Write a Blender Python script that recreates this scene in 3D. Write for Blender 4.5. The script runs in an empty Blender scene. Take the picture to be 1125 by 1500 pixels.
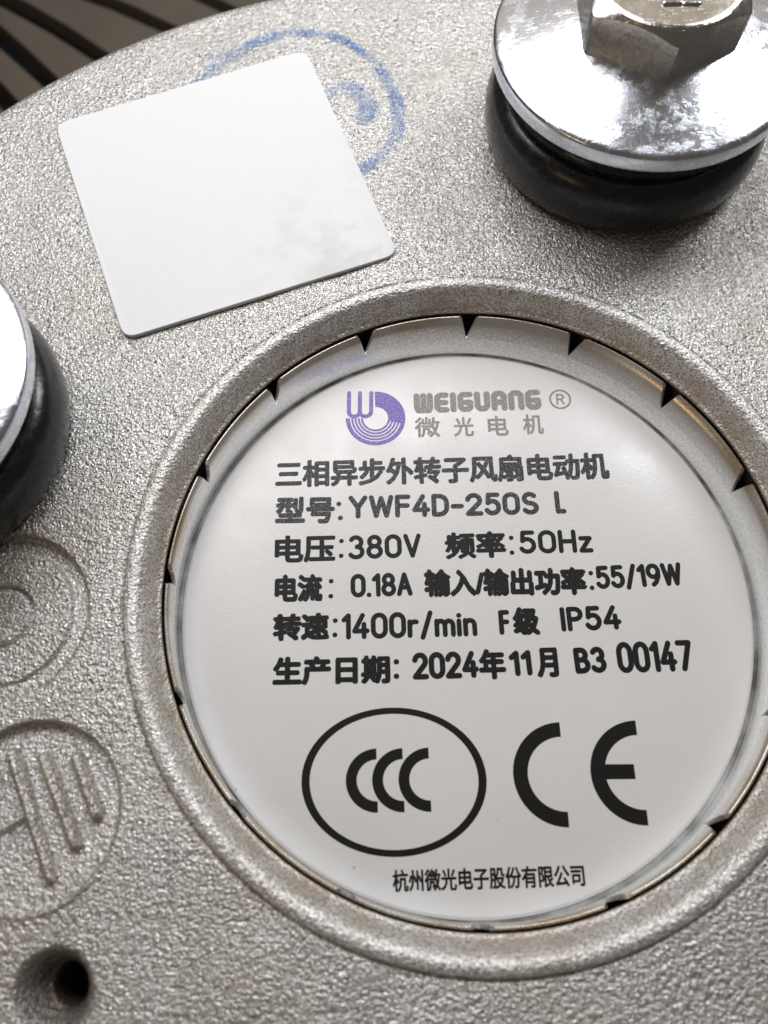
import bpy, math, random
import numpy as np
from mathutils import Matrix, Vector

# ------------------------------------------------------------------ scale
# All dimensions below are in drawing units; U converts one unit to metres.
U = 0.00057
rng = random.Random(7)
nrs = np.random.RandomState(11)
scene = bpy.context.scene
COL = scene.collection

# ------------------------------------------------------------------ camera
cam_data = bpy.data.cameras.new('camera')
cam = bpy.data.objects.new('camera', cam_data)
COL.objects.link(cam)
cam_data.sensor_fit = 'HORIZONTAL'
cam_data.sensor_width = 36.0
cam_data.lens = 36.0 * 1132.3 / 1125.0
cam_data.clip_start = 0.002
cam_data.clip_end = 20.0
RX, RY = 0.34555454, 0.01236911
Rm = Matrix.Rotation(RY, 3, 'Y') @ Matrix.Rotation(RX, 3, 'X')
cam.matrix_world = Matrix.Translation(Vector((-9.5476, -22.915, 84.5627)) * U) @ Rm.to_4x4()
cam_data.dof.use_dof = True
cam_data.dof.focus_distance = 98.0 * U
cam_data.dof.aperture_fstop = (cam_data.lens / 1000.0) / (1.35 * U)
scene.camera = cam

# ------------------------------------------------------------------ world
world = bpy.data.worlds.new('World')
scene.world = world
world.use_nodes = True
wb = world.node_tree.nodes['Background']
wb.inputs[0].default_value = (1.0, 0.88, 0.76, 1)
wb.inputs[1].default_value = 0.09

# ------------------------------------------------------------------ lamps
def area(name, loc, target, sx, sy, watts, col=(1, 1, 1)):
    d = bpy.data.lights.new(name, 'AREA')
    d.shape = 'RECTANGLE'
    d.size, d.size_y = sx * U, sy * U
    d.energy = watts
    d.color = col
    o = bpy.data.objects.new(name, d)
    COL.objects.link(o)
    l = Vector(loc) * U
    o.location = l
    o.rotation_euler = (Vector(target) * U - l).to_track_quat('-Z', 'Y').to_euler()
    return o

area('ceiling_panel', (-62, 124, 160), (-45, 66, 0), 165, 92, 0.090, (0.98, 0.98, 1.0))
area('ceiling_lamp', (4, 198, 232), (10, 60, 0), 70, 60, 0.045, (0.97, 0.98, 1.0))
area('ceiling_lamp', (185, 222, 215), (40, 60, 0), 90, 90, 0.13, (0.97, 0.98, 1.0))
area('lit_wall', (60, 430, 230), (20, 60, 0), 560, 300, 0.075, (1.0, 0.90, 0.76))
area('warm_lamp', (-190, -130, 170), (-40, -20, 0), 60, 60, 0.013, (1.0, 0.72, 0.40))

# ------------------------------------------------------------------ exposure
scene.view_settings.view_transform = 'Standard'
scene.view_settings.look = 'None'
scene.view_settings.gamma = 1.0
scene.view_settings.exposure = 0.0
scene.cycles.max_bounces = 8

# ------------------------------------------------------------------ mesh helpers
def link(name, me, parent=None, mat=None):
    o = bpy.data.objects.new(name, me)
    COL.objects.link(o)
    if parent is not None:
        o.parent = parent
    if mat is not None:
        me.materials.append(mat)
    return o

def mesh_from(verts, faces, smooth=True):
    me = bpy.data.meshes.new('mesh')
    v = np.asarray(verts, dtype=np.float64) * U
    me.from_pydata(v.tolist(), [], faces)
    if smooth:
        me.polygons.foreach_set('use_smooth', np.ones(len(me.polygons), dtype=bool))
    me.update()
    return me

def grid_mesh(V, closed_u=False, flip=False, smooth=True):
    """V: (rows, cols, 3) array -> quad mesh (rows = profile, cols = round)."""
    nr, nc = V.shape[:2]
    idx = np.arange(nr * nc).reshape(nr, nc)
    if closed_u:
        a = idx; b = np.roll(idx, -1, axis=1)
    else:
        a = idx[:, :-1]; b = idx[:, 1:]
    q = np.stack([a[:-1], b[:-1], b[1:], a[1:]], -1).reshape(-1, 4)
    if flip:
        q = q[:, ::-1]
    me = bpy.data.meshes.new('mesh')
    me.vertices.add(nr * nc)
    me.vertices.foreach_set('co', (V.reshape(-1, 3) * U).ravel())
    n = len(q)
    me.loops.add(n * 4)
    me.loops.foreach_set('vertex_index', q.ravel().astype(np.int32))
    me.polygons.add(n)
    me.polygons.foreach_set('loop_start', np.arange(0, n * 4, 4, dtype=np.int32))
    me.polygons.foreach_set('use_smooth', np.full(n, smooth, dtype=bool))
    me.update(calc_edges=True)
    return me

def resample(profile, n):
    """Catmull-Rom through profile points."""
    p = [np.array(q, float) for q in profile]
    p = [2 * p[0] - p[1]] + p + [2 * p[-1] - p[-2]]
    out = []
    for i in range(1, len(p) - 2):
        for t in np.linspace(0, 1, n, endpoint=False):
            a, b, c, d = p[i - 1], p[i], p[i + 1], p[i + 2]
            out.append(0.5 * (2 * b + (c - a) * t + (2 * a - 5 * b + 4 * c - d) * t * t + (3 * b - a - 3 * c + d) * t ** 3))
    out.append(p[-2])
    return np.array(out)

def lathe(profile, n=128, flip=False, centre=(0, 0), smooth=True):
    pr = np.asarray(profile, float)
    th = np.linspace(0, 2 * np.pi, n, endpoint=False)
    V = np.stack([centre[0] + pr[:, :1] * np.cos(th), centre[1] + pr[:, :1] * np.sin(th),
                  np.repeat(pr[:, 1:2], n, 1)], -1)
    return grid_mesh(V, True, flip, smooth)

def tag(o, label=None, cat=None, group=None, kind=None):
    if label: o['label'] = label
    if cat: o['category'] = cat
    if group: o['group'] = group
    if kind: o['kind'] = kind
    return o

def empty(name, loc=(0, 0, 0)):
    o = bpy.data.objects.new(name, None)
    o.empty_display_size = 0.01
    o.location = Vector(loc) * U
    COL.objects.link(o)
    return o

# ------------------------------------------------------------------ materials
class NT:
    def __init__(self, name):
        self.m = bpy.data.materials.new(name)
        self.m.use_nodes = True
        self.t = self.m.node_tree
        self.b = self.t.nodes['Principled BSDF']
        tc = self.t.nodes.new('ShaderNodeTexCoord')
        mp = self.t.nodes.new('ShaderNodeMapping')
        mp.inputs['Scale'].default_value = (1 / U,) * 3
        self.t.links.new(tc.outputs['Object'], mp.inputs[0])
        self.co = mp.outputs[0]
    def n(self, kind, **kw):
        x = self.t.nodes.new(kind)
        for k, v in kw.items():
            setattr(x, k, v)
        return x
    def set(self, sock, v):
        if hasattr(v, 'is_linked') or hasattr(v, 'links'):
            self.t.links.new(v, sock)
        else:
            sock.default_value = v
    def noise(self, scale, detail=3, rough=0.55, co=None, dist=0.0):
        x = self.n('ShaderNodeTexNoise')
        self.t.links.new(co or self.co, x.inputs['Vector'])
        x.inputs['Scale'].default_value = scale
        x.inputs['Detail'].default_value = detail
        x.inputs['Roughness'].default_value = rough
        x.inputs['Distortion'].default_value = dist
        return x.outputs['Fac']
    def ramp(self, fac, *stops):
        x = self.n('ShaderNodeValToRGB')
        self.t.links.new(fac, x.inputs[0])
        e = x.color_ramp.elements
        while len(e) < len(stops):
            e.new(0.5)
        for el, (p, c) in zip(e, stops):
            el.position = p
            el.color = (c, c, c, 1) if not hasattr(c, '__len__') else (*c, 1)
        return x.outputs[0]
    def math(self, op, a, b=0.0, c=0.0, clamp=False):
        x = self.n('ShaderNodeMath', operation=op, use_clamp=clamp)
        self.set(x.inputs[0], a); self.set(x.inputs[1], b); self.set(x.inputs[2], c)
        return x.outputs[0]
    def mix(self, fac, a, b, mode='MIX'):
        x = self.n('ShaderNodeMix', data_type='RGBA', blend_type=mode)
        self.set(x.inputs[0], fac)
        for s, v in ((x.inputs[6], a), (x.inputs[7], b)):
            if isinstance(v, tuple) and len(v) == 3: v = (*v, 1)
            self.set(s, v)
        return x.outputs[2]
    def bump(self, h, dist, strength=1.0, normal=None):
        x = self.n('ShaderNodeBump')
        x.inputs['Strength'].default_value = strength
        x.inputs['Distance'].default_value = dist * U
        self.t.links.new(h, x.inputs['Height'])
        if normal is not None: self.t.links.new(normal, x.inputs['Normal'])
        self.t.links.new(x.outputs[0], self.b.inputs['Normal'])
        return x.outputs[0]
    def out(self, **kw):
        for k, v in kw.items():
            self.set(self.b.inputs[k.replace('_', ' ')], v if not (isinstance(v, tuple) and len(v) == 3) else (*v, 1))
        return self.m
    def radius(self, c=(0, 0)):
        s = self.n('ShaderNodeSeparateXYZ'); self.t.links.new(self.co, s.inputs[0])
        dx = self.math('SUBTRACT', s.outputs[0], c[0]); dy = self.math('SUBTRACT', s.outputs[1], c[1])
        return self.math('SQRT', self.math('ADD', self.math('MULTIPLY', dx, dx), self.math('MULTIPLY', dy, dy)))

def cast_metal(name, ink=False):
    k = NT(name)
    fine = k.noise(3.5, 2, 0.55)
    big = k.noise(1.7, 1.5, 0.5)
    patch = k.noise(0.05, 3, 0.6)
    speck = k.noise(4.2, 2, 0.5)
    col = k.ramp(speck, (0.33, (0.22, 0.212, 0.20)), (0.48, (0.59, 0.58, 0.565)), (0.63, (0.88, 0.875, 0.86)))
    col = k.mix(k.ramp(patch, (0.42, 0.0), (0.66, 0.42)), col, (0.50, 0.45, 0.385), 'MIX')
    # the raised rim round the opening is smoother and stained brown
    r = k.radius()
    rim = k.ramp(k.math('DIVIDE', r, 100.0), (0.3955, 1.0), (0.4005, 0.0))
    inner = k.ramp(k.math('DIVIDE', r, 100.0), (0.366, 1.0), (0.388, 0.0))
    stain = k.math('MULTIPLY', inner, k.ramp(k.noise(0.35, 3), (0.35, 0.15), (0.65, 0.75)))
    col = k.mix(stain, col, (0.36, 0.27, 0.18))
    line = k.ramp(k.math('ABSOLUTE', k.math('SUBTRACT', r, 40.05)), (0.0, 0.75), (0.30, 0.0))
    col = k.mix(k.math('MULTIPLY', line, k.ramp(k.noise(0.5, 2), (0.3, 0.2), (0.6, 1.0))), col, (0.20, 0.15, 0.09))
    hole = k.ramp(k.math('DIVIDE', k.radius((-42.3, -41.2)), 10.0), (0.20, 0.9), (0.45, 0.0))
    col = k.mix(hole, col, (0.10, 0.075, 0.05))
    for cc, rr in (((-53.2, -4.6), 9.5), ((-46.9, -25.3), 9.2)):
        g = k.ramp(k.math('ABSOLUTE', k.math('SUBTRACT', k.radius(cc), rr)), (0.0, 0.55), (0.32, 0.0))
        col = k.mix(k.math('MULTIPLY', g, k.ramp(k.noise(0.25, 2), (0.35, 0.2), (0.6, 1.0))), col, (0.22, 0.16, 0.10))
    # small pits of the casting
    vor = k.n('ShaderNodeTexVoronoi'); k.t.links.new(k.co, vor.inputs['Vector']); vor.inputs['Scale'].default_value = 0.9
    pit = k.ramp(vor.outputs['Distance'], (0.05, 1.0), (0.16, 0.0))
    pit = k.math('MULTIPLY', pit, k.ramp(k.noise(0.23, 2), (0.52, 0.0), (0.60, 1.0)))
    col = k.mix(k.math('MULTIPLY', pit, 0.6), col, (0.09, 0.075, 0.06))
    if ink:
        col = (0.008, 0.19, 0.60)
    h = k.math('ADD', k.math('MULTIPLY', fine, 0.75), k.math('MULTIPLY', big, 0.7))
    h = k.math('SUBTRACT', h, k.math('MULTIPLY', pit, 0.5))
    amp = k.math('SUBTRACT', 1.0, k.math('MULTIPLY', rim, 0.40))
    h = k.math('MULTIPLY', h, amp)
    k.bump(h, 0.36)
    rough = k.ramp(k.noise(1.3, 2), (0.3, 0.20), (0.7, 0.36))
    if ink:
        k.out(Base_Color=col, Metallic=0.25, Roughness=0.5)
        a = k.ramp(k.noise(3.6, 2.5, 0.6), (0.47, 0.0), (0.55, 1.0))
        wob = k.noise(0.30, 3)
        return k, a, wob
    k.out(Base_Color=col, Metallic=k.math('SUBTRACT', 0.70, k.math('MULTIPLY', rim, 0.08)), Roughness=k.math('ADD', rough, k.math('MULTIPLY', rim, 0.14)))
    return k.m

M_CAST = cast_metal('cast_aluminium')

def tinted_cast():  # brownish colour of the bars, deepened in place of shading they lack
    m = M_CAST.copy(); m.name = 'tinted_cast_aluminium'
    t = m.node_tree; b = t.nodes['Principled BSDF']
    src = b.inputs['Base Color'].links[0].from_socket
    x = t.nodes.new('ShaderNodeMix'); x.data_type = 'RGBA'; x.blend_type = 'MULTIPLY'
    x.inputs[0].default_value = 0.40
    t.links.new(src, x.inputs[6]); x.inputs[7].default_value = (0.62, 0.53, 0.40, 1)
    t.links.new(x.outputs[2], b.inputs['Base Color'])
    return m
M_BAR_TINT = tinted_cast()

def ink_material():
    k, grain, wob = cast_metal('blue_stamp_ink', True)
    s = k.n('ShaderNodeSeparateXYZ'); k.t.links.new(k.co, s.inputs[0])
    uvw = k.n('ShaderNodeUVMap')
    us = k.n('ShaderNodeSeparateXYZ'); k.t.links.new(uvw.outputs[0], us.inputs[0])
    # soft edge across the stroke (u: 0..1 across), strength along it in v
    e = k.math('SUBTRACT', 1.0, k.math('MULTIPLY', k.math('ABSOLUTE', k.math('SUBTRACT', us.outputs[0], 0.5)), 2.0), clamp=True)
    v = k.math('MULTIPLY', k.ramp(e, (0.0, 0.0), (0.55, 1.0)), us.outputs[1])
    v = k.math('MULTIPLY', v, k.ramp(wob, (0.36, 0.25), (0.58, 1.0)))
    a = k.math('MULTIPLY', v, k.math('ADD', k.math('MULTIPLY', grain, 0.92), 0.06), clamp=True)
    k.out(Alpha=a)
    return k.m
M_INK = ink_material()

def steel(name, base, rough=(0.2, 0.35), tint=None, brush=0.25, scale=1.0, bumpd=0.03):
    k = NT(name)
    mp = k.n('ShaderNodeMapping'); k.t.links.new(k.co, mp.inputs[0])
    mp.inputs['Scale'].default_value = (1.0, 0.35, 0.6)
    mp.inputs['Rotation'].default_value = (0.2, 0.1, 0.7)
    n1 = k.noise(3.5 * scale, 4, 0.65, mp.outputs[0])
    n2 = k.noise(0.28 * scale, 3, 0.6)
    col = k.mix(k.ramp(n2, (0.35, 0.0), (0.68, 1.0)), base, tint or base)
    col = k.mix(k.ramp(n1, (0.30, brush), (0.55, 0.0)), col, tuple(c * 0.45 for c in base))
    # worn patches where the plating is scuffed
    worn = k.ramp(k.noise(0.16 * scale, 4, 0.65), (0.48, 0.0), (0.60, 1.0))
    rgh = k.math('ADD', k.ramp(n1, (0.3, rough[1]), (0.65, rough[0])), k.math('MULTIPLY', worn, 0.10))
    k.out(Base_Color=col, Metallic=1.0, Roughness=rgh)
    mp2 = k.n('ShaderNodeMapping'); k.t.links.new(k.co, mp2.inputs[0])
    mp2.inputs['Scale'].default_value = (0.25, 2.2, 1.0); mp2.inputs['Rotation'].default_value = (0, 0, -0.5)
    scr = k.ramp(k.noise(2.2, 3, 0.6, mp2.outputs[0]), (0.60, 0.0), (0.70, 1.0))
    hgt = k.math('ADD', k.math('MULTIPLY', n1, k.math('ADD', k.math('MULTIPLY', worn, 0.9), 0.25)), k.math('MULTIPLY', scr, 0.22))
    k.bump(hgt, bumpd)
    return k

M_ZINC = steel('zinc_plated_bolt', (0.80, 0.81, 0.83), (0.15, 0.28), (0.72, 0.76, 0.88), 0.25, 2.2, 0.022).m
M_HEX = steel('zinc_plated_head', (0.74, 0.72, 0.68), (0.12, 0.28), (0.60, 0.57, 0.52), 0.30, 0.7, 0.04).m

def cup_material():
    k = NT('galvanised_cup')
    n1 = k.noise(2.6, 4, 0.6); n2 = k.noise(0.12, 2)
    s = k.n('ShaderNodeSeparateXYZ'); k.t.links.new(k.co, s.inputs[0])
    col = k.mix(k.ramp(n1, (0.3, 0.0), (0.7, 1.0)), (0.82, 0.84, 0.85), (0.96, 0.97, 0.98))
    # brown oxide on the bent lip
    lip = k.ramp(k.math('MULTIPLY', s.outputs[2], -0.1), (0.31, 1.0), (0.50, 0.0))
    ox = k.math('MULTIPLY', lip, k.ramp(n2, (0.30, 0.35), (0.65, 1.0)))
    col = k.mix(ox, col, (0.48, 0.39, 0.28))
    # shade painted into the cup floor colour, muting its bright reflected ring
    floor_shade = k.ramp(k.math('MULTIPLY', s.outputs[2], -0.1), (0.735, 0.0), (0.752, 1.0))
    col = k.mix(k.math('MULTIPLY', floor_shade, k.ramp(k.noise(0.2, 3), (0.3, 0.55), (0.65, 1.0))), col, (0.10, 0.095, 0.085))
    k.out(Base_Color=col, Metallic=k.math('SUBTRACT', 0.74, k.math('MULTIPLY', floor_shade, 0.6)), Roughness=k.math('ADD', k.ramp(n1, (0.3, 0.32), (0.7, 0.20)), k.math('MULTIPLY', floor_shade, 0.35)))
    k.bump(n1, 0.018)
    return k.m
M_CUP = cup_material()

def rubber():
    k = NT('black_rubber')
    n = k.noise(0.8, 4)
    k.out(Base_Color=k.mix(n, (0.006, 0.006, 0.007), (0.022, 0.021, 0.022)), Roughness=k.ramp(n, (0.3, 0.16), (0.7, 0.34)))
    k.bump(n, 0.06)
    return k.m
M_RUBBER = rubber()

def label_white():
    k = NT('label_film')
    n = k.noise(2.4, 3); m = k.noise(0.06, 2)
    col = k.mix(k.ramp(m, (0.35, 0.0), (0.7, 1.0)), (0.72, 0.71, 0.70), (0.69, 0.68, 0.665))
    d = k.n('ShaderNodeTexVoronoi'); k.t.links.new(k.co, d.inputs['Vector']); d.inputs['Scale'].default_value = 0.16
    dot = k.ramp(d.outputs['Distance'], (0.016, 1.0), (0.034, 0.0))
    col = k.mix(k.math('MULTIPLY', dot, 0.7), col, (0.30, 0.28, 0.26))
    k.out(Base_Color=col, Roughness=k.ramp(k.noise(0.11, 5, 0.7), (0.36, 0.30), (0.66, 0.46)), Specular_IOR_Level=0.7)
    k.bump(n, 0.02)
    return k.m
M_LABEL = label_white()

def paper_white():
    k = NT('sticker_paper')
    n = k.noise(1.4, 4); m = k.noise(0.09, 4, 0.7)
    s = k.n('ShaderNodeSeparateXYZ'); k.t.links.new(k.co, s.inputs[0])
    smear = k.math('MULTIPLY', k.ramp(m, (0.46, 0.0), (0.64, 1.0)), k.ramp(k.math('DIVIDE', k.radius((-10, 45)), 30.0), (0.1, 0.55), (0.75, 0.0)))
    col = k.mix(smear, (0.74, 0.745, 0.755), (0.42, 0.41, 0.40))
    k.out(Base_Color=col, Roughness=0.55)
    k.bump(n, 0.03)
    return k.m
M_PAPER = paper_white()

def ink(name, col, worn=0.0, rough=0.45):
    k = NT(name)
    n = k.noise(5.0, 2)
    c = k.mix(k.ramp(n, (0.50, 0.0), (0.66, worn)), col, (0.55, 0.54, 0.53))
    k.out(Base_Color=c, Roughness=rough, Specular_IOR_Level=0.25)
    return k.m
M_BLACK = ink('black_print', (0.006, 0.006, 0.006), 0.04)
M_DARK = ink('dark_print', (0.028, 0.027, 0.031), 0.28)
M_MARK = ink('mark_print', (0.010, 0.010, 0.009), 0.0)
M_PURPLE = ink('purple_print', (0.20, 0.145, 0.50), 0.5)
M_GREY = ink('grey_print', (0.27, 0.25, 0.235), 0.6)

def plain(name, a, b, rough, scale=0.1, metallic=0.0):
    k = NT(name)
    k.out(Base_Color=k.mix(k.noise(scale, 4), a, b), Roughness=rough, Metallic=metallic)
    return k.m
M_SLAT = plain('taupe_slat', (0.092, 0.074, 0.056), (0.13, 0.108, 0.085), 0.55, 0.05)
M_VOID = plain('black_floor', (0.012, 0.011, 0.012), (0.022, 0.021, 0.022), 0.7, 0.05)


# ------------------------------------------------------------------ setting: the dark floor under the motor
tag(link('floor', mesh_from([(-600, -600, -100), (600, -600, -100), (600, 600, -100), (-600, 600, -100)], [(0, 1, 2, 3)], False), None, M_VOID), kind='structure')

# ------------------------------------------------------------------ the slatted guard behind the motor
guard = tag(empty('fan_guard', (0, 0, -100)), 'dark taupe guard of radial slats behind the grey motor', 'guard')
gaps = [127.1, 123.6, 119.5, 113.9]
while gaps[0] < 200: gaps.insert(0, gaps[0] + 3.9)
while gaps[-1] > 62: gaps.append(gaps[-1] - 5.4)
def swirl(g): return min(0.30, max(0.03, 0.04 + (125 - g) * 0.020))
for g1, g0 in zip(gaps[:-1], gaps[1:]):
    rr = np.linspace(99, 290, 14)
    rows = []
    for r in rr:
        a1 = math.radians(g1 - 0.78 + 0.8 * swirl(g1) * (r - 197)); a0 = math.radians(g0 + 0.78 + 0.8 * swirl(g0) * (r - 197))
        row = []
        for t, z in ((0, -6), (0, -0.01), (0.001, 0), (0.5, 0.15), (0.999, 0), (1, -0.01), (1, -6)):
            a = a0 + (a1 - a0) * t
            row.append((r * math.cos(a), r * math.sin(a), 30 + z))
        rows.append(row)
    link('slat', grid_mesh(np.array(rows), False, True, False), guard, M_SLAT)
rim_p = [(288, -45), (294, -45), (294, 30), (288, 30), (288, -45)]
link('guard_ring', lathe(rim_p, 96, True, smooth=False), guard, M_SLAT)

# ------------------------------------------------------------------ the motor: cast end plate
motor = tag(empty('fan_motor', (0, 0, 0)), 'round grey cast aluminium motor with raised rim around its centre opening', 'motor')

th_f = np.radians(np.concatenate([np.arange(168, 240, 0.13), np.arange(240, 528, 0.45)]))
prof = [(37.9, -16), (37.8, -4.6), (36.9, -3.5), (36.46, -3.0), (36.44, -2.6)]
prof += [tuple(p) for p in resample([(36.45, -2.45), (36.85, -2.15), (37.25, -1.45), (37.75, -0.35), (38.35, 0.34), (39.05, 0.55), (39.65, 0.40), (39.92, 0.02)], 4)]
prof += [(40.02, -0.16), (40.12, -0.16), (40.24, 0.0)]
rs = np.concatenate([np.arange(40.40, 66, 0.14), np.arange(66, 94, 0.6)])
prof += [(r, 0.0) for r in rs]
prof += [(94.2 + 2.8 * math.sin(t), -2.8 + 2.8 * math.cos(t)) for t in np.linspace(0.05, math.pi / 2, 10)]
prof += [(97, -12), (97, -40), (97, -100)]
prof = np.array(prof)
Rr = np.repeat(prof[:, :1], len(th_f), 1); Zz = np.repeat(prof[:, 1:2], len(th_f), 1)
X = Rr * np.cos(th_f); Y = Rr * np.sin(th_f)
def sstep(e0, e1, x):
    t = np.clip((x - e0) / (e1 - e0), 0, 1); return t * t * (3 - 2 * t)
flat = (Rr > 40.3) & (Rr < 94)
D = np.zeros_like(X)
# mould mark one: shallow ring with a raised disc and a fine inner circle
c1 = (-53.2, -4.6); d = np.hypot(X - c1[0], Y - c1[1]); up = (Y - c1[1]) / 9.6
depth = 0.75 + 0.45 * np.clip(up, -1, 1)
D -= depth * (1 - sstep(9.25, 9.75, d)) * sstep(7.45, 8.0, d)
D -= 0.7 * np.exp(-((d - 3.3) / 0.20) ** 2)
# mould mark two: shallow dished circle that carries the raised bars
c2 = (-46.9, -25.3); d = np.hypot(X - c2[0], Y - c2[1]); up = (Y - c2[1]) / 9.3
D -= (0.75 + 0.65 * np.clip(up, -1, 1)) * (1 - sstep(8.9, 9.5, d))
D += 0.22 * np.exp(-((d - 9.35) / 0.28) ** 2) * np.clip(-up + 0.3, 0, 1)
# engraved slot beside the bars
p0, p1 = np.array((-58.0, -32.0)), np.array((-47.2, -25.9)); pv = p1 - p0
t = np.clip(((X - p0[0]) * pv[0] + (Y - p0[1]) * pv[1]) / (pv @ pv), 0, 1)
ds = np.hypot(X - p0[0] - t * pv[0], Y - p0[1] - t * pv[1])
D -= 0.7 * (1 - sstep(0.25, 0.55, ds))
# countersunk hole
c3 = (-42.3, -41.2); d = np.hypot(X - c3[0], Y - c3[1])
d2 = np.hypot(X - c3[0] - 0.7, Y - c3[1] - 0.2)
D -= 3.6 * (1 - sstep(1.6, 4.2, d)) + 9 * (1 - sstep(1.25, 2.1, d2))
# unevenness of the casting
for i in range(14):
    a = nrs.uniform(0, 2 * np.pi); f_ = nrs.uniform(0.03, 0.16); ph = nrs.uniform(0, 6.28)
    D += 0.020 * np.sin((X * math.cos(a) + Y * math.sin(a)) * f_ * 2 * np.pi + ph)
Zz = Zz + np.where(flat, D, 0)
plate = link('end_plate', grid_mesh(np.stack([X, Y, Zz], -1), True, True), motor, M_CAST)

def capsule_bar(a, b, w, h, z0):
    a = np.array(a, float); b = np.array(b, float); dv = (b - a) / np.linalg.norm(b - a); nv = np.array((-dv[1], dv[0]))
    rows = []
    for k in np.linspace(0, 1, 7):           # from foot to crown
        s = max(math.cos(k * math.pi / 2), 0.02)
        z = z0 + h * math.sin(k * math.pi / 2)
        row = []
        for q in np.linspace(-math.pi / 2, math.pi / 2, 9):
            row.append((*(b + (dv * math.cos(q) + nv * math.sin(q)) * w * s), z))
        for q in np.linspace(math.pi / 2, 3 * math.pi / 2, 9):
            row.append((*(a + (dv * math.cos(q) + nv * math.sin(q)) * w * s), z))
        rows.append(row)
    return grid_mesh(np.array(rows), True)
for a, b in (((-49.8, -19.4), (-43.9, -31.2)), ((-46.4, -19.8), (-41.9, -28.1)), ((-42.9, -19.8), (-40.2, -25.2))):
    link('raised_bar', capsule_bar(a, b, 0.80, 1.75, -1.15), plate, M_BAR_TINT)

# blue ink: a ring and a curl, as a film that follows the flat casting
def ink_stroke(pts, widths, dens):
    pts = resample(pts, 10); n = len(pts)
    w = np.interp(np.linspace(0, 1, n), np.linspace(0, 1, len(widths)), widths)
    q = np.interp(np.linspace(0, 1, n), np.linspace(0, 1, len(dens)), dens)
    tan = np.gradient(pts, axis=0); tan /= np.linalg.norm(tan, axis=1)[:, None]
    nor = np.stack([-tan[:, 1], tan[:, 0]], 1)
    us = np.linspace(0, 1, 7)
    V = np.zeros((n, 7, 3)); UV = np.zeros((n, 7, 2))
    for j, u in enumerate(us):
        V[:, j, :2] = pts + nor * (w * (u - 0.5))[:, None]; V[:, j, 2] = 0.30
        UV[:, j, 0] = u; UV[:, j, 1] = q
    me = grid_mesh(V)
    lay = me.uv_layers.new(name='UVMap')
    vi = np.zeros(len(me.loops), np.int32); me.loops.foreach_get('vertex_index', vi)
    lay.data.foreach_set('uv', UV.reshape(-1, 2)[vi].ravel().astype(np.float32))
    if me.polygons[0].normal.z < 0: me.flip_normals()
    return me
ring = [(-41, 68.5), (-38.2, 73.2), (-35.4, 76.9), (-32.0, 80.3), (-28.6, 82.6), (-25.0, 83.6), (-19.0, 83.3), (-15.0, 80.8), (-11.9, 77.6), (-9.7, 73.2), (-8.6, 69.2), (-8.7, 65.0), (-9.6, 62.0), (-11.6, 59.4), (-14.2, 57.4)]
link('ink_ring', ink_stroke(ring, [2.8, 3.0, 2.6, 1.9, 1.7, 2.3, 2.8, 2.4, 2.6], [0.5, 0.6, 0.75, 0.9, 1.0, 0.95, 0.9, 0.8, 0.8]), plate, M_INK)
curl = [(-21.0, 69.8), (-19.0, 71.6), (-16.6, 72.8), (-14.4, 72.2), (-13.0, 70.0), (-13.2, 67.6), (-14.6, 66.6)]
link('ink_curl', ink_stroke(curl, [2.0, 2.6, 3.0, 3.8, 3.8, 2.6], [0.6, 0.7, 0.8, 0.85, 0.8, 0.6]), plate, M_INK)
link('ink_spot', ink_stroke([(-36.6, 79.0), (-35.4, 79.6), (-34.4, 79.6)], [1.4, 1.6, 1.2], [0.6, 0.7, 0.6]), plate, M_INK)
link('ink_smear', ink_stroke([(-34.5, 73.8), (-30.5, 75.6), (-26.5, 77.2), (-23.4, 78.3)], [2.2, 2.6, 2.2], [0.4, 0.6, 0.8]), plate, M_INK)

# ------------------------------------------------------------------ pressed steel cup inside the opening
# the cup sits a little askew: its floor is shifted against its mouth
def skew(z):
    t = np.clip((-3.0 - np.asarray(z, float)) / 4.25, 0, 1.1)
    return -0.79 * t, -1.63 * t
CUP = np.concatenate([resample([(36.18, -3.02), (36.04, -2.95), (35.86, -3.02), (35.50, -3.5), (35.26, -4.4)], 4),
                      resample([(35.06, -5.4), (34.96, -6.2), (34.90, -6.9), (34.86, -7.45), (34.84, -7.62), (34.7, -7.62), (30, -7.62), (10, -7.62), (0.02, -7.62)], 4)])
SEAM = next(i for i in range(len(CUP)) if CUP[i, 1] <= -5.4)
_pr = CUP[SEAM:]; _th = np.linspace(0, 2 * np.pi, 192, endpoint=False); _sx, _sy = skew(_pr[:, 1:2])
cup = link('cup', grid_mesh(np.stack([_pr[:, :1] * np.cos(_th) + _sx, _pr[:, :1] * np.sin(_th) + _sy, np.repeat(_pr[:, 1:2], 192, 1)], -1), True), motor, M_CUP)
cup.data.set_sharp_from_angle(angle=math.radians(35))
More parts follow.
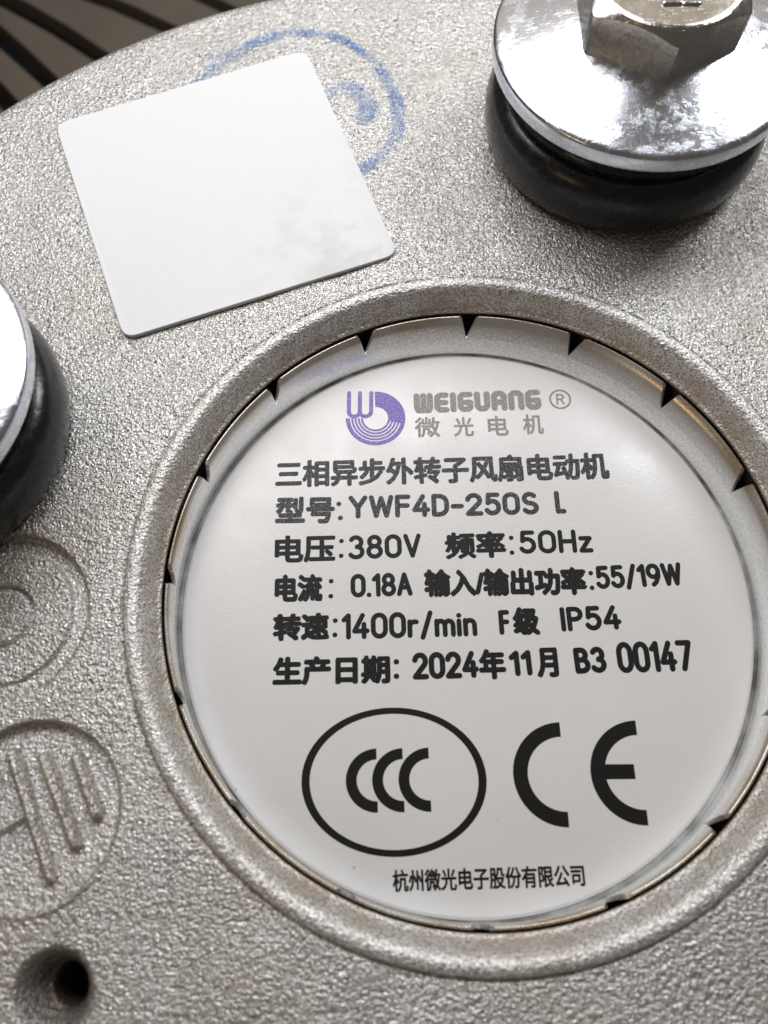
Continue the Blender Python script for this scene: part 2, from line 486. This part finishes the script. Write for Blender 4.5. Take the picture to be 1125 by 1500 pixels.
def tab_mesh(mid):
    up = CUP[:SEAM + 1]
    cols = np.linspace(-1, 1, 25); nw = rng.uniform(0.55, 1.0)
    def half(z, r):
        s = -3.0 - z
        w = np.interp(s, [-0.1, 0.04, 0.12, 0.3, 0.6, 1.2, 2.0, 2.4], [nw * q for q in (1.95, 1.75, 1.52, 1.28, 1.08, 0.74, 0.20, 0.015)])
        return math.radians(11.25) - w / r
    def sheet(pr):
        return np.array([[(r * math.cos(mid + half(z, r) * c) + skew(z)[0], r * math.sin(mid + half(z, r) * c) + skew(z)[1], z) for c in cols] for r, z in pr])
    inner = sheet(up)
    back = np.array([(36.18, -3.02), (36.2, -3.15), (36.0, -3.6), (35.70, -4.4), (35.46, -5.4)])
    outer = sheet(back)
    V, F = [], []
    def add(G, flip):
        b = len(V); nr, nc = G.shape[:2]
        V.extend(G.reshape(-1, 3).tolist())
        for i in range(nr - 1):
            for j in range(nc - 1):
                q = [b + i * nc + j, b + i * nc + j + 1, b + (i + 1) * nc + j + 1, b + (i + 1) * nc + j]
                F.append(q[::-1] if flip else q)
    add(inner, False); add(outer, True)
    k = 9
    ii = np.linspace(2, len(up) - 1, k).round().astype(int); 
    for side in (0, -1):
        ei = inner[ii, side]
        eo = np.array([(lambda r, z, h: (r * math.cos(mid + h) + skew(z)[0], r * math.sin(mid + h) + skew(z)[1], z))(np.interp(-z, -back[:, 1], back[:, 0]), z, half(z, 36.0) * (-1 if side == 0 else 1)) for z in ei[:, 2]])
        add(np.stack([ei, eo], 1), side == 0)
    return mesh_from(V, F)
for i in range(16):
    link('tab', tab_mesh(math.radians(-1.3 + 22.5 * i + 11.25)), cup, M_CUP)

# ------------------------------------------------------------------ the round rating label
LC = (-0.79, -1.63); LR = 34.34; LZ = -7.25
label = tag(empty('rating_label', (LC[0], LC[1], -7.61)), 'round white rating label printed with black Chinese lines, CCC and CE marks', 'label')
def under(o, parent):
    o.parent = parent
    o.matrix_parent_inverse = Matrix.Translation(-parent.location)
    return o
lp = [(0.02, LZ), (20, LZ), (LR - 0.45, LZ), (LR - 0.40, LZ - 0.02), (LR - 0.06, LZ - 0.20), (LR, LZ - 0.26), (LR, LZ - 0.36)]
under(link('label_film', lathe(lp, 256, True, LC), None, M_LABEL), label)

ZI = LZ + 0.012
class Print:
    """flat printed shapes; each element sits a hair above the last so that no two lie in one plane"""
    def __init__(self): self.v, self.f, self.z = [], [], 0.0
    def poly(self, pts):
        b = len(self.v); self.z += 0.00002
        self.v += [(x, y, ZI + self.z) for x, y in pts]; self.f.append(list(range(b, b + len(pts))))
    def tris(self, pts, tris):
        b = len(self.v); self.z += 0.00002
        self.v += [(x, y, ZI + self.z) for x, y in pts]; self.f += [[b + i for i in t] for t in tris]
    def band(self, A, B):
        b = len(self.v); n = len(A); self.z += 0.00002
        self.v += [(x, y, ZI + self.z) for x, y in A] + [(x, y, ZI + self.z) for x, y in B]
        for i in range(n - 1): self.f.append([b + i, b + i + 1, b + n + i + 1, b + n + i])
    def stroke(self, pts, w, cap=True):
        pts = np.asarray(pts, float)
        for a, b in zip(pts[:-1], pts[1:]):
            dv = b - a; L = np.hypot(*dv)
            if L < 1e-6: continue
            nv = np.array((-dv[1], dv[0])) / L * w / 2
            self.poly([a - nv, b - nv, b + nv, a + nv])
        for i, p in enumerate(pts):
            if cap or 0 < i < len(pts) - 1:
                self.poly([(p[0] + w / 2 * math.cos(t), p[1] + w / 2 * math.sin(t)) for t in np.linspace(0, 2 * np.pi, 14, endpoint=False)])
    def arc(self, c, r0, r1, a0, a1, n=40, ky=1.0, rot=0.0):
        t = np.radians(np.linspace(a0, a1, n)); cr, sr = math.cos(rot), math.sin(rot)
        def pt(r, q):
            x, y = r * math.cos(q), r * ky * math.sin(q); return (c[0] + x * cr - y * sr, c[1] + x * sr + y * cr)
        self.band([pt(r1, q) for q in t], [pt(r0, q) for q in t])
    def done(self, name, mat):
        art = np.array(self.v); art[:, 0] = art[:, 0] * 0.9548 - 0.432; art[:, 1] = art[:, 1] * 0.9548 - 1.036
        me = mesh_from(art, self.f, False)
        for p in me.polygons:
            if p.normal.z < 0: p.flip()
        return under(link(name, me, None, mat), label)

def A(cx, cy, rx, ry, a0, a1, n=14):
    return [(cx + rx * math.cos(math.radians(a)), cy + ry * math.sin(math.radians(a))) for a in np.linspace(a0, a1, n)]
GL = {
 'Y': [[(0, 1), (.3, .46), (.6, 1)], [(.3, .46), (.3, 0)]], 'W': [[(0, 1), (.2, 0), (.42, .95), (.64, 0), (.84, 1)]],
 'F': [[(0, 0), (0, 1), (.46, 1)], [(0, .52), (.42, .52)]], '4': [[(.36, 1), (0, .27), (.56, .27)], [(.42, .58), (.42, 0)]],
 'D': [[(0, 0), (0, 1), (.22, 1)] + A(.22, .62, .32, .38, 90, 0, 8) + A(.22, .38, .32, .38, 0, -90, 8) + [(0, 0)]],
 '-': [[(0, .42), (.36, .42)]], '2': [A(.26, .72, .26, .28, 170, -38) + [(0, 0), (.54, 0)]],
 '5': [[(.46, 1), (.08, 1), (.05, .56)] + A(.23, .33, .27, .33, 118, -150)],
 '0': [A(.27, .70, .27, .30, 0, 180) + A(.27, .30, .27, .30, 180, 360) + [(.54, .70)]],
 'S': [A(.26, .75, .23, .25, 35, 265) + A(.26, .25, .26, .25, 85, -150)], 'L': [[(0, 1), (0, 0), (.42, 0)]],
 '3': [A(.24, .75, .23, .25, 150, -80) + A(.24, .26, .27, .27, 80, -150)],
 '8': [A(.26, .76, .22, .24, 0, 360, 20), A(.26, .265, .26, .265, 0, 360, 20)], 'V': [[(0, 1), (.28, 0), (.56, 1)]],
 'H': [[(0, 0), (0, 1)], [(.54, 0), (.54, 1)], [(0, .5), (.54, .5)]], 'z': [[(0, .64), (.36, .64), (0, 0), (.38, 0)]],
 '1': [[(0, .80), (.2, 1), (.2, 0)]], '.': [[(0, 0), (.01, 0)]],
 'A': [[(0, 0), (.28, 1), (.56, 0)], [(.11, .33), (.45, .33)]], '/': [[(0, -.10), (.36, 1.04)]],
 '9': [A(.26, .70, .26, .30, 0, 360, 20), [(.52, .70), (.50, .42), (.36, .12), (.22, 0)]],
 'r': [[(0, 0), (0, .64)], A(.22, .40, .22, .24, 180, 70, 8)],
 'm': [[(0, 0), (0, .64)], A(.18, .42, .18, .22, 180, 0, 9) + [(.36, 0)], A(.54, .42, .18, .22, 180, 0, 9) + [(.72, 0)]],
 'i': [[(0, 0), (0, .62)], [(0, .88), (.01, .88)]], 'n': [[(0, 0), (0, .64)], A(.2, .42, .2, .22, 180, 0, 9) + [(.4, 0)]],
 'I': [[(0, 0), (0, 1)]], 'P': [[(0, 0), (0, 1), (.24, 1)] + A(.24, .74, .25, .26, 90, -90, 10) + [(0, .48)]],
 'B': [[(0, 0), (0, 1), (.24, 1)] + A(.24, .765, .20, .235, 90, -90, 9) + [(0, .53), (.26, .53)] + A(.26, .265, .25, .265, 90, -90, 9) + [(0, 0)]],
 '7': [[(0, 1), (.52, 1), (.18, 0)]], ':': [[(0, .0), (.01, .0)], [(0, .62), (.01, .62)]],
}
WEI = {  # heavy squared lettering of the maker's name
 'W': [[(0, 1), (0, .2), (.08, 0), (.34, 0), (.42, .2), (.42, 1)], [(.42, .2), (.50, 0), (.76, 0), (.84, .2), (.84, 1)]],
 'E': [[(.56, 1), (.16, 1), (0, .85), (0, .15), (.16, 0), (.56, 0)], [(0, .5), (.52, .5)]], 'I': [[(0, 0), (0, 1)]],
 'G': [[(.62, 1), (.16, 1), (0, .85), (0, .15), (.16, 0), (.48, 0), (.62, .12), (.62, .46), (.34, .46)]],
 'U': [[(0, 1), (0, .18), (.16, 0), (.46, 0), (.62, .18), (.62, 1)]],
 'A': [[(0, 0), (0, .85), (.16, 1), (.46, 1), (.62, .85), (.62, 0)], [(0, .40), (.62, .40)]],
 'N': [[(0, 0), (0, .85), (.16, 1), (.46, 1), (.62, .85), (.62, 0)]],
}
def layout(text, table, gap):
    out, x = [], 0.0
    for ch in text:
        st = table[ch]; w = max(p[0] for s in st for p in s)
        out += [[(px + x, py) for px, py in s] for s in st]; x += w + gap
    return out

def cjk(text):
    cu = bpy.data.curves.new('text', 'FONT'); cu.body = text; cu.size = 1.0; cu.resolution_u = 3
    o = bpy.data.objects.new('text', cu); COL.objects.link(o)
    dg = bpy.context.evaluated_depsgraph_get(); dg.update()
    me = bpy.data.meshes.new_from_object(o.evaluated_get(dg))
    v = np.array([p.co[:2] for p in me.vertices]); me.calc_loop_triangles()
    f = [list(t.vertices) for t in me.loop_triangles]
    bpy.data.objects.remove(o); bpy.data.curves.remove(cu); bpy.data.meshes.remove(me)
    return v, f

TEXT = [
    (1, '三相异步外转子风扇电动机', -25.32, 15.15, 19.58, 16.21, 4.02),
    (2, '型号', -25.12, 10.05, -17.22, 10.15, 3.83),
    (2, ':', -16.79, 10.52, -16.15, 10.60, 2.65),
    (2, 'YWF4D-250S', -15.41, 10.78, 9.76, 11.27, 3.24),
    (2, 'L', 11.92, 11.35, 13.34, 11.39, 3.24),
    (3, '电压', -24.94, 4.66, -17.01, 4.85, 3.81),
    (3, ':', -16.60, 5.39, -16.09, 5.39, 2.61),
    (3, '380V', -15.35, 5.17, -5.87, 5.40, 3.30),
    (3, '频率', -2.77, 5.12, 5.15, 5.36, 3.71),
    (3, ':', 5.53, 5.74, 6.05, 5.74, 2.61),
    (3, '50Hz', 6.83, 5.84, 16.40, 6.02, 3.19),
    (4, '电流', -24.69, -0.51, -18.53, -0.38, 3.68),
    (4, ':', -17.82, 0.04, -17.26, 0.04, 2.57),
    (4, '0.18A', -14.97, 0.13, -7.07, 0.37, 3.11),
    (4, '输入/输出功率', -5.60, 0.16, 15.13, 0.41, 3.69),
    (4, ':', 15.44, 1.03, 16.00, 1.03, 2.53),
    (4, '55/19W', 16.36, 1.13, 27.43, 1.62, 3.07),
    (5, '转速', -24.65, -5.46, -17.54, -5.28, 3.55),
    (5, ':', -17.20, -4.93, -16.70, -4.93, 2.43),
    (5, '1400r/min', -16.04, -5.23, 0.96, -4.82, 3.33),
    (5, 'F', 3.71, -4.67, 5.11, -4.63, 3.15),
    (5, '级', 5.45, -4.78, 8.84, -4.74, 3.66),
    (5, 'IP54', 11.47, -4.29, 19.07, -4.01, 3.13),
    (6, '生产日期', -24.43, -10.92, -9.91, -10.66, 3.59),
    (6, ':', -9.56, -10.08, -9.02, -10.08, 2.44),
    (6, '2024', -7.21, -10.18, 0.99, -9.95, 3.33),
    (6, '年', 0.98, -10.19, 4.32, -10.10, 3.77),
    (6, '11', 4.77, -9.81, 7.53, -9.67, 3.14),
    (6, '月', 8.09, -10.01, 10.79, -9.92, 3.73),
    (6, 'B3', 12.78, -9.53, 16.71, -9.34, 3.24),
    (6, '00147', 18.02, -9.44, 27.39, -9.17, 3.84),
    (7, '杭州微光电子股份有限公司', -9.75, -33.72, 11.92, -33.09, 2.32),
    (8, 'WEIGUANG', -6.55, 26.18, 11.15, 26.68, 3.13),
    (9, '微', -6.51, 22.52, -3.01, 22.56, 3.09),
    (9, '光', -1.13, 22.62, 1.62, 22.67, 2.96),
    (9, '电', 3.56, 22.69, 6.40, 22.74, 3.06),
    (9, '机', 8.35, 22.89, 11.19, 22.94, 3.06),
]
STYLE = {1: ('dark', .34), 2: ('dark', .36), 3: ('black', .34), 4: ('black', .38), 5: ('black', .42), 6: ('black', .40), 7: ('black', .12), 8: ('grey', .70), 9: ('grey', .14)}
INKS = {'dark': M_DARK, 'black': M_BLACK, 'grey': M_GREY}
for line in range(1, 10):
    pr = Print(); style, bold = STYLE[line]
    for ln, text, x0, y0, x1, y1, hh in TEXT:
        if ln != line: continue
        ex = np.array((x1 - x0, y1 - y0)); L = np.hypot(*ex); ex /= L; ey = np.array((-ex[1], ex[0]))
        org = np.array((x0, y0))
        latin = all(ord(c) < 128 for c in text)
        if latin:
            tb, gap = (WEI, 0.46) if ln == 8 else (GL, 0.27)
            w = 0.86 if ln == 8 else {1: .42, 2: .66, 3: .60, 4: .60, 5: .62, 6: .68}[ln]
            st = layout(text, tb, gap)
            P_ = np.array([p for s in st for p in s]); lo = P_.min(0); hi = P_.max(0); hi = np.maximum(hi, lo + 1e-3)
            if text != ':' and '/' in text: lo[1], hi[1] = 0.0, 1.0
            sx = max(L - w, 0.02) / (hi[0] - lo[0]); sy = (hh - w) / (hi[1] - lo[1])
            for s in st:
                pr.stroke([org + ex * ((p[0] - lo[0]) * sx + w / 2) + ey * ((p[1] - lo[1]) * sy + w / 2) for p in s], w)
        else:
            v, f = cjk(text)
            lo = v.min(0); hi = v.max(0); b = bold / 2
            q = (v - lo) / (hi - lo) * (np.array((L - bold, hh - bold))) + b
            q = org + q[:, :1] * ex + q[:, 1:] * ey
            reps = [(0, 0)] + [(b * math.cos(t), b * math.sin(t)) for t in np.linspace(0, 2 * np.pi, 8, endpoint=False)]
            for dx, dy in reps:
                j = nrs.uniform(-0.03, 0.03, 2) if ln < 7 else (0, 0)
                pr.tris(q + np.array((dx, dy)) + j, f)
    pr.done('printed_line' if line < 8 else 'maker_name', INKS[style])

# registered mark
pr = Print(); c = (13.77, 28.26)
pr.arc(c, 1.25, 1.53, 0, 360, 49)
pr.stroke([(c[0] - .42, c[1] - .72), (c[0] - .42, c[1] + .72), (c[0] + .1, c[1] + .72), (c[0] + .42, c[1] + .52), (c[0] + .42, c[1] + .2), (c[0] + .1, c[1] + .0), (c[0] - .42, c[1] + .0)], .26)
pr.stroke([(c[0] + .05, c[1]), (c[0] + .46, c[1] - .72)], .26)
pr.done('registered_mark', M_GREY)
# the maker's emblem: a W beside a round D of concentric bands
pr = Print(); c = (-11.90, 25.50)
pr.arc(c, 1.72, 4.12, 0, 92, 40)
for r0, r1 in ((1.72, 2.02), (2.18, 2.47), (2.63, 2.92), (3.08, 3.37), (3.53, 4.12)):
    pr.arc(c, r0, r1, 180, 348, 50)
pr.arc(c, 1.72, 4.12, 347, 360, 8)
for xs in ((-15.62, -14.10), (-14.10, -12.52)):
    a, b = xs; m = (a + b) / 2
    pr.stroke([(a, 29.45), (a, 26.5)] + [(m + (b - a) / 2 * math.cos(t), 26.5 - 0.72 * math.sin(t)) for t in np.linspace(math.pi, 0, 9)] + [(b, 29.45)], .58)
pr.done('emblem', M_PURPLE)
# CCC mark
pr = Print()
pr.arc((-9.57, -21.78), 9.92, 10.88, 0, 360, 97, 8.25 / 10.88 * 1.005)
for cx, cy in ((-11.55, -21.80), (-8.45, -21.76), (-5.35, -21.70)):
    pr.arc((cx, cy), 2.40, 3.68, 90, 270, 40, 0.97, 0.03)
pr.done('compulsory_mark', M_MARK)
# CE mark
pr = Print()
pr.arc((10.45, -21.08), 4.28, 6.0, 90, 270, 60, 0.975, 0.02)
pr.arc((19.55, -20.88), 4.28, 6.0, 90, 270, 60, 0.975, 0.02)
pr.poly([(14.2, -21.72), (18.75, -21.68), (18.70, -20.02), (14.2, -20.02)])
pr.done('conformity_mark', M_MARK)

# ------------------------------------------------------------------ the square sticker (its code is left out)
def rounded_quad(P4, r, n=6):
    P4 = [np.array(p, float) for p in P4]; out = []
    for i in range(4):
        p, a, b = P4[i], P4[i - 1], P4[(i + 1) % 4]
        ua = (a - p) / np.linalg.norm(a - p); ub = (b - p) / np.linalg.norm(b - p)
        for t in np.linspace(0, 1, n):
            out.append((1 - t) ** 2 * (p + ua * r) + 2 * t * (1 - t) * p + t * t * (p + ub * r))
    return np.array(out)
quad = [(-43.4, 30.7), (-8.7, 43.4), (-22.2, 80.1), (-57.4, 66.3)]
o0 = rounded_quad(quad, 1.9); cen = o0.mean(0); N = len(o0)
rows = []
for s, z in ((1.0, 0.06), (1.0, 0.34), (0.997, 0.38), (0.95, 0.385), (0.6, 0.39), (0.0, 0.39)):
    q = cen + (o0 - cen) * s
    lift = 0.30 * np.clip(((q - np.array(quad[0])) @ np.array((0.3, -0.95))) + 4, 0, 4) / 4 if s > 0.9 else 0
    rows.append(np.c_[q, np.full(N, z) + (lift if z > 0.1 else 0)])
st = link('square_sticker', grid_mesh(np.array(rows), True), None, M_PAPER)
st.data.polygons.foreach_set('use_smooth', np.zeros(len(st.data.polygons), bool))
tag(st, 'square white paper sticker with rounded corners, stuck over the blue ink ring', 'sticker')

# ------------------------------------------------------------------ flange bolts on rubber grommets
def make_bolt(label):
    root = tag(empty('flange_bolt'), label, 'bolt', 'flange bolts on black rubber grommets')
    g = resample([(16.9, -0.05), (17.9, 0.35), (18.6, 1.5), (18.9, 3.4), (18.75, 5.2), (18.1, 6.8), (17.1, 7.7), (16.3, 7.9), (15.7, 8.3), (15.4, 9.2), (15.4, 11.9)], 5)
    link('grommet', lathe(g, 160, False), root, M_RUBBER)
    fl = [(15.0, 11.84), (18.5, 11.84)] + resample([(18.75, 11.88), (19.02, 12.1), (19.08, 12.6), (19.06, 13.6), (18.9, 14.05), (18.6, 14.26)], 4).tolist() + \
         resample([(18.3, 14.34), (16, 14.92), (13, 15.72), (11, 16.25), (9, 16.8)], 4).tolist()
    link('flange', lathe(fl, 192, False), root, M_ZINC)
    # hexagon head, chamfered to a round top
    rc = 10.45; n = 96
    th = np.linspace(0, 2 * np.pi, n, endpoint=False) + math.radians(30.5)
    ph = (th - math.radians(30.5)) % (math.pi / 3) - math.pi / 6
    hexr = rc * math.cos(math.pi / 6) / np.cos(ph)
    hexr = np.minimum(hexr, rc * 0.985)
    rows = []
    def ringrow(r, z): rows.append(np.stack([r * np.cos(th), r * np.sin(th), z * np.ones(n)], 1))
    ringrow(hexr, 15.2)
    cut = 21.0 + (rc - hexr) * 0.62
    for t in np.linspace(0.0, 1, 6): ringrow(hexr, 16.0 + (cut - 16.0) * t)
    ringrow(hexr - 0.06, cut + 0.06)
    for t in (0.5, 1.0): ringrow(hexr + (8.75 - hexr) * t, cut + (22.25 - cut) * t)
    ringrow(np.full(n, 8.45), 22.36); ringrow(np.full(n, 8.1), 22.38); ringrow(np.full(n, 7.4), 22.30); ringrow(np.full(n, 0.02), 22.25)
    me = grid_mesh(np.array(rows), True)
    head = link('hex_head', me, root, M_HEX)
    me.set_sharp_from_angle(angle=math.radians(24))
    for x0, x1, yy in ((-1.2, 0.5, -4.9), (1.0, 2.5, -5.0)):
        link('raised_mark', capsule_bar((x0, yy), (x1, yy), 0.42, 0.34, 22.22), head, M_HEX)
    return root
def copy_tree(o, parent=None):
    c = o.copy(); COL.objects.link(c); c.parent = parent
    for ch in o.children: copy_tree(ch, c)
    return c
b1 = make_bolt('shiny zinc flange bolt whose hexagon head shows, beside the blue ink ring')
b2 = copy_tree(b1)
b2['label'] = 'shiny zinc flange bolt above the cast concentric circle mark, head mostly cut off'
b1.location = Vector((22.2, 64.55, 0.0)) * U
b2.location = Vector((-66.8, 17.3, 0.0)) * U
b2.rotation_euler.z = math.radians(17)
